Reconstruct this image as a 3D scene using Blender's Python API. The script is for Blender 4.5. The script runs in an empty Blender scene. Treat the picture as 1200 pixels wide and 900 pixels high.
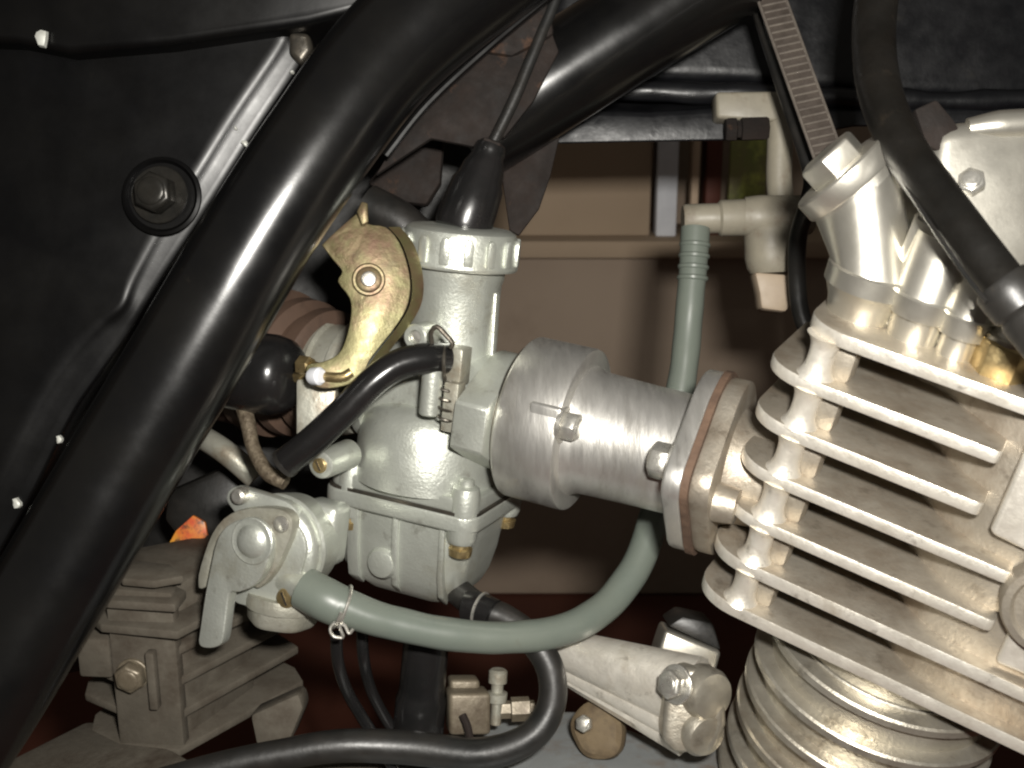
import bpy, bmesh, math, random
from mathutils import Vector, Matrix, noise
random.seed(7)
R = math.radians
scene = bpy.context.scene
COL = scene.collection

# ------------------------------------------------------------------ camera
PITCH, CAMH, KF = R(15.0), 0.43, 1333.333      # pitch down, height above floor, focal length in photo pixels
cam_d = bpy.data.cameras.new('camera'); cam = bpy.data.objects.new('camera', cam_d); COL.objects.link(cam)
cam_d.sensor_width = 36.0; cam_d.lens = 40.0
cam_d.clip_start = 0.01; cam_d.clip_end = 50.0
cam.location = (0, 0, CAMH); cam.rotation_euler = (R(90) - PITCH, 0, 0)
cam_d.dof.use_dof = True; cam_d.dof.focus_distance = 0.385; cam_d.dof.aperture_fstop = 22.0
scene.camera = cam
scene.render.resolution_x, scene.render.resolution_y = 1024, 768
scene.view_settings.view_transform = 'Standard'; scene.view_settings.look = 'None'
scene.view_settings.exposure = 0.0; scene.view_settings.gamma = 1.0
scene.view_settings.use_curve_mapping = False
scene.render.engine = 'CYCLES'
scene.cycles.filter_width = 2.2

def Dv(x, up, d):
    """direction given as right, up, away (camera axes) -> world"""
    return Vector((x, d * math.cos(PITCH) + up * math.sin(PITCH), up * math.cos(PITCH) - d * math.sin(PITCH)))
CAM = Vector((0, 0, CAMH))
def P(px, py, D):
    """photo pixel at a distance D -> world point"""
    return CAM + Dv((px - 600) * D / KF, (450 - py) * D / KF, D)
def Pl(px, py, pt, n):
    """photo pixel -> point on a plane"""
    d = Dv((px - 600) / KF, (450 - py) / KF, 1.0)
    return CAM + d * ((pt - CAM).dot(n) / d.dot(n))
RIGHT, UP, AWAY = Dv(1, 0, 0), Dv(0, 1, 0), Dv(0, 0, 1)
MM = 0.001

# ------------------------------------------------------------------ light: the room's dim ambient and the flash beside the lens
world = bpy.data.worlds.new('World'); scene.world = world; world.use_nodes = True
bg = world.node_tree.nodes['Background']; bg.inputs[0].default_value = (1.0, 0.93, 0.82, 1); bg.inputs[1].default_value = 0.10
fl = bpy.data.lights.new('camera_flash', 'AREA'); fl.shape = 'RECTANGLE'; fl.size = 0.030; fl.size_y = 0.016
fl.energy = 3.4; fl.color = (1.0, 0.965, 0.90)
flo = bpy.data.objects.new('camera_flash', fl); COL.objects.link(flo)
flo.location = CAM + Dv(0.032, 0.036, -0.005); flo.rotation_euler = (R(90) - PITCH - R(5), 0, R(0))

# ------------------------------------------------------------------ materials
def mat(name, c1, c2=None, rough=0.5, metal=0.0, scale=60.0, bump=0.0, bscale=400.0, rvar=0.1, spec=0.5,
        c3=None, s3=25.0, t3=(0.55, 0.7), coat=0.0, stretch=None, speck=0.0, speck_col=(.10, .075, .05), speck_s=150.0, speck_t=(.58, .72)):
    m = bpy.data.materials.new(name); m.use_nodes = True
    nt = m.node_tree; N = nt.nodes; L = nt.links
    b = N['Principled BSDF']
    tc = N.new('ShaderNodeTexCoord'); mp = N.new('ShaderNodeMapping'); L.new(tc.outputs['Object'], mp.inputs[0])
    if stretch: mp.inputs['Scale'].default_value = stretch
    def nz(s, det=5, r=0.6):
        n = N.new('ShaderNodeTexNoise'); n.inputs['Scale'].default_value = s; n.inputs['Detail'].default_value = det
        n.inputs['Roughness'].default_value = r; L.new(mp.outputs[0], n.inputs['Vector']); return n.outputs[0]
    def ramp(src, a, z, ca, cz):
        r = N.new('ShaderNodeValToRGB'); r.color_ramp.elements[0].position = a; r.color_ramp.elements[1].position = z
        r.color_ramp.elements[0].color = (*ca, 1); r.color_ramp.elements[1].color = (*cz, 1); L.new(src, r.inputs[0]); return r.outputs[0]
    c2 = c2 or tuple(v * 0.8 for v in c1)
    n1 = nz(scale)
    col = ramp(n1, 0.35, 0.68, c1, c2)
    if c3:
        f = ramp(nz(s3, 8, 0.7), t3[0], t3[1], (0, 0, 0), (1, 1, 1))
        mx = N.new('ShaderNodeMix'); mx.data_type = 'RGBA'; L.new(f, mx.inputs[0]); L.new(col, mx.inputs[6]); mx.inputs[7].default_value = (*c3, 1)
        col = mx.outputs[2]
    if speck:
        f = ramp(nz(speck_s, 6, 0.65), speck_t[0], speck_t[1], (0, 0, 0), (speck, speck, speck))
        mx = N.new('ShaderNodeMix'); mx.data_type = 'RGBA'; L.new(f, mx.inputs[0]); L.new(col, mx.inputs[6]); mx.inputs[7].default_value = (*speck_col, 1)
        col = mx.outputs[2]
    L.new(col, b.inputs['Base Color'])
    r0 = nz(scale * 2.3)
    mr = N.new('ShaderNodeMapRange'); L.new(r0, mr.inputs[0]); mr.inputs[1].default_value = 0.3; mr.inputs[2].default_value = 0.7
    mr.inputs[3].default_value = max(0.03, rough - rvar); mr.inputs[4].default_value = min(1, rough + rvar)
    L.new(mr.outputs[0], b.inputs['Roughness'])
    b.inputs['Metallic'].default_value = metal
    b.inputs['Specular IOR Level'].default_value = spec
    b.inputs['Coat Weight'].default_value = coat; b.inputs['Coat Roughness'].default_value = 0.12
    if bump:
        bn = N.new('ShaderNodeBump'); bn.inputs['Strength'].default_value = bump; bn.inputs['Distance'].default_value = 0.0006
        L.new(nz(bscale, 4), bn.inputs['Height']); L.new(bn.outputs[0], b.inputs['Normal'])
    return m
M = {}
M['black'] = mat('black_paint', (.0026, .0026, .0028), (.005, .0047, .0043), .23, 0, 30, .03, 250, .04, .5, c3=(.018, .015, .011), s3=90, t3=(.66, .86))
M['panelblack'] = mat('black_panel_paint', (.0014, .0014, .0016), (.003, .0028, .0026), .33, 0, 25, .05, 160, .05, .24, c3=(.008, .007, .0055), s3=110, t3=(.70, .86))
M['tank'] = mat('tank_underside', (.003, .0033, .0042), (.006, .006, .007), .40, 0, 40, .6, 70, .12, .38, c3=(.02, .018, .014), s3=60, t3=(.62, .84))
M['rubber'] = mat('black_rubber', (.010, .010, .0095), (.018, .016, .014), .42, 0, 60, .12, 500, .10, .5, c3=(.05, .042, .03), s3=120, t3=(.66, .85))
M['gloss_rubber'] = mat('shiny_black_rubber', (.007, .007, .007), (.011, .010, .010), .24, 0, 60, .05, 300, .06, .5, c3=(.03, .026, .02), s3=100, t3=(.7, .85))
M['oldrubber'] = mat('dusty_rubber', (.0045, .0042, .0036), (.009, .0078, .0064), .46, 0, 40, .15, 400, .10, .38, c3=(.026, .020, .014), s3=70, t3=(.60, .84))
M['zinc'] = mat('zinc_casting', (.53, .55, .50), (.45, .465, .415), .38, .65, 45, .28, 900, .07, .5, c3=(.30, .275, .20), s3=24, t3=(.54, .80), speck=.55, speck_s=130, speck_t=(.60, .76))
M['zinc_dirty'] = mat('stained_zinc_casting', (.36, .355, .305), (.27, .26, .21), .46, .5, 60, .35, 600, .1, .5, c3=(.17, .12, .075), s3=50, t3=(.50, .74), speck=.5)
M['machined'] = mat('machined_aluminium', (.68, .665, .63), (.57, .555, .52), .37, .85, 40, .13, 260, .06, .5, c3=(.44, .41, .35), s3=18, t3=(.56, .85), stretch=(5, 1, 1), speck=.4, speck_s=60, speck_t=(.60, .78))
M['head'] = mat('silver_painted_aluminium', (.45, .41, .345), (.35, .31, .25), .46, .72, 40, .32, 700, .08, .5, c3=(.21, .155, .105), s3=26, t3=(.46, .76), speck=.5, speck_s=120)
M['head_edge'] = mat('machined_fin_edge', (.82, .78, .70), (.69, .645, .56), .40, .65, 90, .30, 700, .10, .5, c3=(.48, .41, .31), s3=70, t3=(.56, .82), speck=.6, speck_s=190, speck_t=(.60, .74))
M['cover'] = mat('satin_cover_aluminium', (.70, .675, .60), (.64, .61, .535), .33, .90, 25, .06, 700, .05, .5, c3=(.52, .47, .37), s3=14, t3=(.58, .85), speck=.3, speck_s=90, speck_t=(.60, .78))
M['barrel'] = mat('barrel_aluminium', (.54, .51, .44), (.44, .405, .335), .40, .82, 40, .3, 700, .1, .5, c3=(.27, .21, .145), s3=30, t3=(.52, .80), speck=.5, speck_s=130)
M['dusty'] = mat('dusty_grey_casting', (.068, .059, .046), (.10, .088, .07), .82, .05, 50, .35, 350, .08, .25, c3=(.042, .032, .023), s3=45, t3=(.45, .70))
M['yellowzinc'] = mat('yellow_passivated_steel', (.135, .124, .058), (.105, .092, .040), .42, .6, 70, .2, 500, .09, .5, c3=(.12, .07, .045), s3=45, t3=(.48, .66), speck=.5, speck_col=(.04, .034, .02), speck_s=110)
M['brass'] = mat('brass', (.55, .43, .22), (.42, .31, .15), .36, .9, 200, .2, 600, .1, .5, c3=(.25, .16, .08), s3=150, t3=(.55, .8))
M['steel'] = mat('bright_steel', (.60, .585, .54), (.48, .46, .41), .32, .8, 200, .15, 600, .1, .5, c3=(.26, .20, .13), s3=140, t3=(.6, .82))
M['darksteel'] = mat('dark_oxidised_steel', (.06, .056, .048), (.11, .095, .075), .36, .7, 150, .2, 500, .1, .5, c3=(.10, .06, .032), s3=120, t3=(.6, .8))
M['hose'] = mat('grey_green_hose', (.105, .122, .105), (.125, .140, .118), .36, 0, 35, .05, 300, .07, .45, c3=(.08, .07, .05), s3=50, t3=(.62, .85))
M['rust'] = mat('rusty_steel', (.008, .0058, .0048), (.016, .010, .0075), .8, .1, 70, .7, 250, .08, .3, c3=(.075, .037, .020), s3=48, t3=(.58, .74))
M['brownrubber'] = mat('brown_dusty_rubber', (.055, .034, .024), (.075, .046, .032), .65, 0, 50, .2, 300, .1, .3, c3=(.03, .02, .015), s3=60, t3=(.5, .75))
M['gasket'] = mat('brown_gasket', (.125, .078, .052), (.075, .047, .033), .8, 0, 150, .5, 500, .1, .3)
M['tan'] = mat('aged_tan_plastic', (.22, .20, .155), (.165, .15, .118), .5, 0, 50, .15, 400, .1, .4, c3=(.10, .066, .042), s3=60, t3=(.52, .76))
M['paletan'] = mat('pale_plastic', (.32, .255, .185), (.26, .205, .15), .5, 0, 60, .1, 400, .1, .4)
M['case'] = mat('grey_crankcase_paint', (.26, .275, .275), (.21, .22, .22), .48, .3, 30, .2, 400, .1, .5, c3=(.16, .11, .075), s3=35, t3=(.50, .74))
M['ochre'] = mat('grimy_ochre_plastic', (.125, .092, .052), (.09, .064, .037), .7, 0, 80, .4, 300, .1, .3, c3=(.05, .035, .022), s3=90, t3=(.46, .70))
M['grime'] = mat('oily_brown_casting', (.17, .145, .105), (.115, .092, .063), .5, .35, 80, .4, 400, .12, .5, c3=(.06, .042, .027), s3=70, t3=(.48, .72))
M['white'] = mat('white_paint', (.62, .63, .66), (.54, .55, .58), .6, 0, 60, .05, 300, .1, .3)
M['chip'] = mat('bare_paint_chip', (.55, .56, .52), (.42, .42, .38), .5, .2, 300)
M['wall'] = mat('brown_plaster', (.30, .235, .18), (.25, .192, .145), .9, 0, 5, .4, 60, .05, .2, c3=(.19, .142, .105), s3=4, t3=(.5, .75))
M['box'] = mat('brown_card', (.36, .275, .195), (.31, .235, .165), .85, 0, 6, .1, 60, .05, .2, c3=(.25, .175, .12), s3=5, t3=(.55, .8))
M['floor'] = mat('red_oxide_floor', (.085, .028, .017), (.06, .020, .013), .7, 0, 5, .3, 60, .1, .25)
M['maroon'] = mat('maroon_wood', (.11, .035, .022), (.085, .027, .018), .6, 0, 20, .1, 60, .1, .3)
M['cream'] = mat('cream_wood', (.55, .42, .30), (.48, .36, .26), .7, 0, 20, .1, 60, .1, .3)
M['leafpane'] = mat('green_picture_print', (.30, .26, .13), (.24, .30, .08), .4, 0, 35, 0, 60, .05, .4, c3=(.60, .68, .16), s3=28, t3=(.50, .62))
M['orange'] = mat('orange_label', (.50, .26, .03), (.42, .05, .018), .45, 0, 95, 0, 60, .05, .4, c3=(.05, .03, .02), s3=120, t3=(.52, .62))
M['strap'] = mat('slotted_strap_steel', (.10, .082, .07), (.07, .057, .048), .45, .5, 150, .2, 500, .1, .5)
M['rung'] = mat('worn_strap_rung', (.19, .165, .14), (.135, .115, .10), .42, .5, 150, .2, 500, .1, .5)
M['darkbolt'] = mat('blackened_bolt_steel', (.022, .021, .019), (.035, .032, .027), .30, .6, 150, .15, 500, .08, .5)
M['braid'] = mat('dirty_steel_braid', (.16, .13, .09), (.07, .052, .035), .55, .4, 500, .9, 700, .1, .4)

# ------------------------------------------------------------------ mesh helpers (all work in world coordinates)
class MB:
    def __init__(s): s.v = []; s.f = []
    def add(s, v, f):
        o = len(s.v); s.v += [Vector(p) for p in v]; s.f += [tuple(i + o for i in q) for q in f]; return s
    def __add__(s, o): s.add(o.v, o.f); return s

def basis(ax, ref=None):
    ax = ax.normalized()
    ref = ref or (Vector((0, 0, 1)) if abs(ax.z) < .9 else Vector((1, 0, 0)))
    u = (ref - ax * ref.dot(ax)).normalized()
    return u, ax.cross(u), ax

def spline(pts, n=8):
    if len(pts) < 3: return [Vector(p) for p in pts]
    p = [pts[0] * 2 - pts[1]] + list(pts) + [pts[-1] * 2 - pts[-2]]
    out = []
    for i in range(1, len(p) - 2):
        a, b, c, d = p[i - 1:i + 3]
        for k in range(n):
            t = k / n
            out.append(.5 * (2 * b + (c - a) * t + (2 * a - 5 * b + 4 * c - d) * t * t + (3 * b - a - 3 * c + d) * t ** 3))
    out.append(Vector(p[-2])); return out

def tube(pts, r, seg=18, n=8, cap=True, wob=0.0, smooth=True):
    raw = [Vector(p) for p in pts]
    path = spline(raw, n) if smooth else raw
    if not isinstance(r, (list, tuple)): r = [r] * len(raw)
    rr = []
    k = (len(path) - 1) / (len(raw) - 1)
    for i in range(len(path)):
        t = i / k; a = min(int(t), len(raw) - 2); rr.append(r[a] + (r[a + 1] - r[a]) * (t - a))
    m = MB(); vs = []; fs = []
    T = (path[1] - path[0]).normalized(); u, w, _ = basis(T)
    for i, p in enumerate(path):
        t = (path[min(i + 1, len(path) - 1)] - path[max(i - 1, 0)]).normalized()
        u = (u - t * u.dot(t)).normalized(); w = t.cross(u)
        for j in range(seg):
            a = 2 * math.pi * j / seg
            q = p + (u * math.cos(a) + w * math.sin(a)) * rr[i]
            if wob: q += (u * math.cos(a) + w * math.sin(a)) * wob * noise.noise(q * 90)
            vs.append(q)
    for i in range(len(path) - 1):
        for j in range(seg):
            a, b = i * seg + j, i * seg + (j + 1) % seg
            fs.append((a, b, b + seg, a + seg))
    if cap:
        fs.append(tuple(reversed(range(seg)))); fs.append(tuple(range(len(vs) - seg, len(vs))))
    return m.add(vs, fs)

def lathe(o, ax, prof, seg=48, ref=None, rot=0.0, close=False, rfun=None):
    """prof = [(t along the axis, radius)] in mm"""
    u, w, a = basis(ax, ref)
    vs = []; fs = []
    for (t, r) in prof:
        for j in range(seg):
            an = rot + 2 * math.pi * j / seg
            rad = max(r, .02) if rfun is None else max(rfun(t, r, an), .02)
            vs.append(o + a * (t * MM) + (u * math.cos(an) + w * math.sin(an)) * rad * MM)
    n = len(prof)
    for i in range(n - 1 + (1 if close else 0)):
        for j in range(seg):
            p, q = i * seg + j, i * seg + (j + 1) % seg
            p2, q2 = ((i + 1) % n) * seg + j, ((i + 1) % n) * seg + (j + 1) % seg
            fs.append((p, q, q2, p2))
    if not close:
        fs.append(tuple(reversed(range(seg)))); fs.append(tuple(range((n - 1) * seg, n * seg)))
    return MB().add(vs, fs)

def rod(o, ax, r, h, seg=24, ch=.4, **k):
    return lathe(o, ax, [(0, r - ch), (ch, r), (h - ch, r), (h, r - ch)], seg, **k)

def prism(poly, d, bevel=0.0, seg=2, ang=28):
    """closed planar outline swept along d"""
    n = len(poly)
    v = [Vector(p) for p in poly] + [Vector(p) + d for p in poly]
    f = [tuple(reversed(range(n))), tuple(range(n, 2 * n))] + [(i, (i + 1) % n, (i + 1) % n + n, i + n) for i in range(n)]
    m = MB().add(v, f)
    return bev(m, bevel, seg, ang) if bevel else m

def bev(m, off, seg=2, ang=28):
    bm = bmesh.new()
    vs = [bm.verts.new(p * 1000) for p in m.v]
    for q in m.f: bm.faces.new([vs[i] for i in q])
    bmesh.ops.recalc_face_normals(bm, faces=bm.faces)
    es = [e for e in bm.edges if len(e.link_faces) == 2 and e.calc_face_angle(0) > R(ang)]
    bmesh.ops.bevel(bm, geom=es, offset=off, segments=seg, profile=.5, affect='EDGES', clamp_overlap=True)
    bm.verts.index_update()
    out = MB().add([v.co / 1000 for v in bm.verts], [tuple(v.index for v in q.verts) for q in bm.faces])
    bm.free(); return out

def block(c, x, y, z, sx, sy, sz, b=1.0, seg=2):
    """centre, three axes, three full sizes in mm"""
    x, y, z = x.normalized() * sx * MM / 2, y.normalized() * sy * MM / 2, z.normalized() * sz * MM / 2
    return prism([c - x - y - z, c + x - y - z, c + x + y - z, c - x + y - z], z * 2, b, seg)

def rrect(a0, a1, b0, b1, r, n=6):
    out = []
    for cx, cy, s in ((a1 - r, b1 - r, 0), (a0 + r, b1 - r, 90), (a0 + r, b0 + r, 180), (a1 - r, b0 + r, 270)):
        for k in range(n + 1):
            a = R(s + 90 * k / n); out.append((cx + r * math.cos(a), cy + r * math.sin(a)))
    return out

def hull2(pts):
    pts = sorted(set((round(a, 5), round(b, 5)) for a, b in pts))
    def half(ps):
        o = []
        for p in ps:
            while len(o) > 1 and (o[-1][0] - o[-2][0]) * (p[1] - o[-2][1]) - (o[-1][1] - o[-2][1]) * (p[0] - o[-2][0]) <= 0: o.pop()
            o.append(p)
        return o
    a, b = half(pts), half(pts[::-1]); return a[:-1] + b[:-1]
def circ(cx, cy, r, n=28): return [(cx + r * math.cos(2 * math.pi * k / n), cy + r * math.sin(2 * math.pi * k / n)) for k in range(n)]

# ------------------------------------------------------------------ object helpers
def link(name, mb, m, parent=None, origin=None, sharp=34, kind=None):
    me = bpy.data.meshes.new(name)
    o0 = parent['_o'] if parent is not None and '_o' in parent else origin
    if parent is not None: base = Vector(ORI[parent.name])
    else: base = Vector(origin) if origin is not None else sum(mb.v, Vector()) / len(mb.v)
    me.from_pydata([p - base for p in mb.v], [], mb.f)
    bm = bmesh.new(); bm.from_mesh(me); bmesh.ops.recalc_face_normals(bm, faces=bm.faces); bm.to_mesh(me); bm.free()
    me.shade_smooth(); me.set_sharp_from_angle(angle=R(sharp))
    me.materials.append(M[m])
    ob = bpy.data.objects.new(name, me); COL.objects.link(ob)
    if parent is not None: ob.parent = parent
    else: ob.location = base
    ORI[ob.name] = base
    if kind: ob['kind'] = kind
    return ob
ORI = {}
def thing(name, label, cat, loc, group=None):
    o = bpy.data.objects.new(name, None); COL.objects.link(o); o.location = loc; o.empty_display_size = .01
    ORI[o.name] = Vector(loc); o['label'] = label; o['category'] = cat
    if group: o['group'] = group
    return o
def tag(o, label, cat, group=None):
    o['label'] = label; o['category'] = cat
    if group: o['group'] = group
    return o

def bolt(parent, c, ax, r=4.5, h=4, m='steel', washer=None, name='bolt', dome=0.6, rot=0.2):
    """hex head with a chamfered crown, washer as its sub-part"""
    hx = lathe(c, ax, [(-.5, r), (h - .8, r), (h, r * .84)], 6, rot=rot)
    hx += lathe(c, ax, [(h - .3, r * .72), (h + dome * .6, r * .66), (h + dome, r * .45)], 20)
    b = link(name, bev(hx, .25, 1, 40), m, parent)
    if washer: link('washer', rod(c - ax * .0014, ax, washer, 1.6, 28, .3), m, b)
    return b
def screw(parent, c, ax, r=4, h=2.5, m='steel', name='screw', slot=True):
    """cheese-head screw with a driver slot"""
    s = lathe(c, ax, [(-1, r * .98), (h * .55, r), (h * .85, r * .9), (h, r * .6)], 28)
    o = link(name, s, m, parent)
    if slot:
        u, w, a = basis(ax)
        link('slot', block(c + a * (h + .02) * MM, u + w * .5, w - u * .5, a, r * 1.35, r * .24, .25, 0), 'darksteel', o)
    return o

# ================================================================== SETTING
def flat(name, pts, m, kind='structure'):
    return link(name, MB().add(pts, [tuple(range(len(pts)))]), m, origin=pts[0], kind=kind)
WY = 1.0
flat('floor', [Vector((-4, -3, 0)), Vector((4, -3, 0)), Vector((4, WY + .3, 0)), Vector((-4, WY + .3, 0))], 'floor')
w_ = link('wall', MB().add(*(lambda a, b: (
    [Vector(q) for q in ((-4, a, -.02), (4, a, -.02), (4, a, 2.6), (-4, a, 2.6), (-4, b, -.02), (4, b, -.02), (4, b, 2.6), (-4, b, 2.6))],
    [(0, 1, 2, 3), (5, 4, 7, 6), (1, 5, 6, 2), (4, 0, 3, 7), (3, 2, 6, 7), (4, 5, 1, 0)]))(WY, WY + .15)), 'wall', origin=(0, WY, 0), kind='structure')
WN = Vector((0, 1, 0))
def Wp(px, py, y): return Pl(px, py, Vector((0, y, 0)), WN)
def wallbox(name, x0, y0, x1, y1, y, depth, m, b=2.0):
    a, c = Wp(x0, y1, y), Wp(x1, y0, y)
    return prism([Vector((a.x, y, a.z)), Vector((c.x, y, a.z)), Vector((c.x, y, c.z)), Vector((a.x, y, c.z))], Vector((0, depth, 0)), b)
# a low shelf / chest against the wall
t = thing('storage_chest', 'plain brown storage chest with a ledge lid against the far wall', 'chest', Vector((.1, WY - .02, 0)))
a_, c_ = Wp(520, 300, WY - .10), Wp(1000, 300, WY - .10)
link('front_panel', prism([Vector((a_.x, WY - .10, .001)), Vector((c_.x, WY - .10, .001)), Vector((c_.x, WY - .10, a_.z)), Vector((a_.x, WY - .10, a_.z))], Vector((0, .099, 0)), 3), 'wall', t)
link('lid', prism([Vector((a_.x - .01, WY - .115, a_.z)), Vector((c_.x + .01, WY - .115, a_.z)), Vector((c_.x + .01, WY - .115, a_.z + .014)), Vector((a_.x - .01, WY - .115, a_.z + .014))], Vector((0, .114, 0)), 2), 'box', t)
zl = a_.z + .014
def standing(name, label, cat, x0, x1, ytop, y, depth, m):
    a, c = Wp(x0, 200, y), Wp(x1, ytop, y)
    return tag(link(name, prism([Vector((a.x, y, zl)), Vector((c.x, y, zl)), Vector((c.x, y, c.z)), Vector((a.x, y, c.z))], Vector((0, depth, 0)), 1.5), m, origin=Vector((a.x, y, zl))), label, cat)
standing('cardboard_box', 'tall brown cardboard box standing on the chest lid', 'box', 560, 768, 60, WY - .085, .08, 'box')
standing('white_board', 'narrow white upright board on the chest beside the brown box', 'board', 771, 801, 40, WY - .09, .03, 'white')
standing('cream_batten', 'thin cream wooden batten beside the maroon post', 'batten', 811, 826, 60, WY - .08, .02, 'cream')
standing('maroon_post', 'maroon painted wooden post beside the cream batten', 'post', 828, 853, 60, WY - .08, .03, 'maroon')
standing('green_picture_card', 'small leafy green picture card leaning on the wall', 'card', 855, 903, 120, WY - .08, .006, 'leafpane')

# ================================================================== FRAME
DF = .352
t = thing('motorcycle_frame', 'glossy black tubular motorcycle frame crossing in front of the carburettor', 'frame', P(-40, 860, .345))
pts = [P(-200, 1110, .335), P(-118, 970, .338), P(-20, 822, .343), P(57, 694, .347), P(134, 563, .350), P(221, 416, .352), P(307, 269, .354), P(377, 164, .358), P(455, 62, .365), P(560, -30, .375), P(680, -115, .388)]
link('seat_tube', tube(pts, [.0173] * 6 + [.0170, .0174, .0182, .0195, .020], 40, 10), 'black', t)
link('backbone_tube', tube([P(545, 158, .4242), P(590, 130, .4238), P(640, 98, .423), P(770, 15, .421), P(940, -90, .418)], .0190, 36, 8), 'black', t)
# gusset webs between the tubes
def pxprism(pl, D, th, b=.6, seg=2): return prism([P(x, y, D) for x, y in pl], AWAY * th * MM, b, seg)
link('gusset_plate', pxprism([(440, 205), (460, 172), (500, 120), (560, 60), (640, 20), (655, 60), (625, 118), (592, 160), (556, 172), (505, 162)], .402, 4), 'rust', t)
link('gusset_flange', tube([P(452, 182, .389), P(500, 122, .388), P(572, 55, .389), P(650, -10, .390)], .0016, 10), 'black', t)
link('gusset_tab', pxprism([(584, 168), (664, 126), (654, 168), (645, 206), (632, 244), (608, 276), (597, 270), (590, 220)], .432, 3), 'rust', t)
link('lug', pxprism([(560, -20), (640, -20), (650, 40), (600, 66), (560, 60)], .400, 10, 2), 'rust', t)

# ================================================================== SIDE PANEL
t = thing('side_panel', 'black sheet metal side panel with a rounded lip behind the frame tube', 'panel', P(60, 300, .38))
# outline against the tube, with the width of the sloping lip (mm) at each point
edge = [(364, 40, 6), (354, 74, 7.5), (302, 154, 8), (252, 234, 8), (216, 288, 8), (182, 340, 6.5), (164, 370, 5), (148, 396, 7.5), (118, 438, 9.5), (84, 488, 9.5), (32, 590, 9.5), (-50, 735, 9.5)]
e3 = spline([P(x, y, .384) for x, y, w in edge], 6)
ew = [q.x for q in spline([Vector((w, 0, 0)) for x, y, w in edge], 6)]
outline = e3 + [P(-120, 850, .384), P(-240, 850, .384), P(-240, -60, .384), P(352, -60, .384)]
widths = ew + [8, 8, 8, 8]
def lipped(outline, widths, th, fwd):
    """flat sheet whose border slopes away over a lip of varying width, then turns back"""
    n = len(outline)
    area = sum(((outline[i] - outline[0]).cross(outline[(i + 1) % n] - outline[0])).dot(fwd) for i in range(n))
    sg = 1 if area > 0 else -1
    ins = []
    for i in range(n):
        tng = (outline[(i + 1) % n] - outline[i - 1]).normalized(); ins.append(fwd.cross(tng).normalized() * sg)
    vs = []; fs = []
    rings = [(0, -th), (0, -.0014), (.03, -.0003), (.10, .0002), (.40, .0008), (.70, .0014), (.88, .0019), (1.0, .0024), (1.10, .0028), (1.22, .0031), (1.36, .0033), (1.5, .0034)]
    for (a, f) in rings:
        for i in range(n): vs.append(outline[i] + ins[i] * a * widths[i] * MM + fwd * f)
    for k in range(len(rings) - 1):
        for i in range(n):
            j = (i + 1) % n; fs.append((k * n + i, k * n + j, (k + 1) * n + j, (k + 1) * n + i))
    fs.append(tuple(range((len(rings) - 1) * n, len(rings) * n))); fs.append(tuple(reversed(range(n))))
    return MB().add(vs, fs)
link('panel_sheet', lipped(outline, widths, .008, -AWAY), 'panelblack', t, sharp=60)
link('lip_end', bev(pxprism([(338, 36), (362, 38), (366, 58), (352, 76), (338, 62)], .379, 7, 0), 1.8, 3), 'darksteel', t)
b_ = bolt(t, P(186, 228, .375), Dv(-.12, .02, -1).normalized(), 6.8, 6.5, 'darkbolt', 9.6, rot=.15)
link('bolt_recess', lathe(P(190, 230, .3775), -AWAY, [(0, 13.2), (.8, 13), (1.3, 12), (.4, 11)], 40), 'panelblack', t)
for (x, y, rr) in ((48, 44, 2.4), (287, 168, 1.2), (276, 150, .6), (342, 84, .6), (69, 515, 1.2), (19, 590, 1.6), (97, 82, .5)):
    D = .3695 if y < 60 else .3815
    q = lathe(P(x, y, D), -AWAY, [(-1.5, rr), (.2, rr * .9), (.6, rr * .4)], 9, rfun=lambda t_, r_, a: r_ * (1 + .16 * math.sin(3 * a + x) + .25 * math.cos(2 * a + y)))
    link('paint_chip', q, 'chip', t)
# seat base above
s_ = prism([P(x, y, .372) for x, y in ((-140, -160), (560, -160), (470, 2), (362, 28), (200, 52), (80, 62), (20, 50), (-140, 44))], AWAY * .05, 3, 3)
tag(link('seat_base', s_, 'panelblack', origin=P(100, 20, .39)), 'dull black seat underside above the side panel', 'seat')

# ================================================================== THROTTLE CABLE
CO = P(523, 465, .4107)
XC = Dv(.909, -.213, -.358).normalized()
CU = Dv(.10, .972, -.21).normalized()
CX = (XC - CU * XC.dot(CU)).normalized()
CN = CX.cross(CU).normalized()          # toward the viewer
def cb(a, b, t): return CO + (CX * a + CN * b + CU * t) * MM
t = thing('throttle_cable', 'black throttle cable rising from a rubber boot on the carburettor cap', 'cable', cb(0, 0, 62))
btop = P(577, 168, .398)
link('boot', lathe(cb(0, 0, 60), (btop - cb(0, 0, 60)), [(0, 9.6), (2, 10.2), (9, 9.9), (17, 9.3), (19, 8.2), (23, 7.6), (26, 6.4), (28, 5.6), (29, 5.8), (31.5, 5.3), (32, 2.5)], 40), 'gloss_rubber', t)
bt = cb(0, 0, 60) + (btop - cb(0, 0, 60)).normalized() * .031
link('cable_sheath', tube([bt - (btop - cb(0, 0, 60)).normalized() * .004, bt, P(602, 118, .399), P(624, 65, .400), P(655, -10, .402), P(690, -94, .404)], .0021, 16, 8), 'rubber', t)
link('ferrule', lathe(bt - (btop - cb(0, 0, 60)).normalized() * .0005, Dv(.35, .94, 0), [(0, 4.6), (2, 4.4), (2.6, 3)], 20, rfun=lambda t_, r_, a: r_ * (1 + .12 * math.sin(5 * a))), 'rust', t)

# ================================================================== CARBURETTOR
t = carb = thing('carburettor', 'grey zinc carburettor with ribbed cap, float bowl and fuel tap lever', 'carburettor', cb(0, 0, -74))
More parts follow.
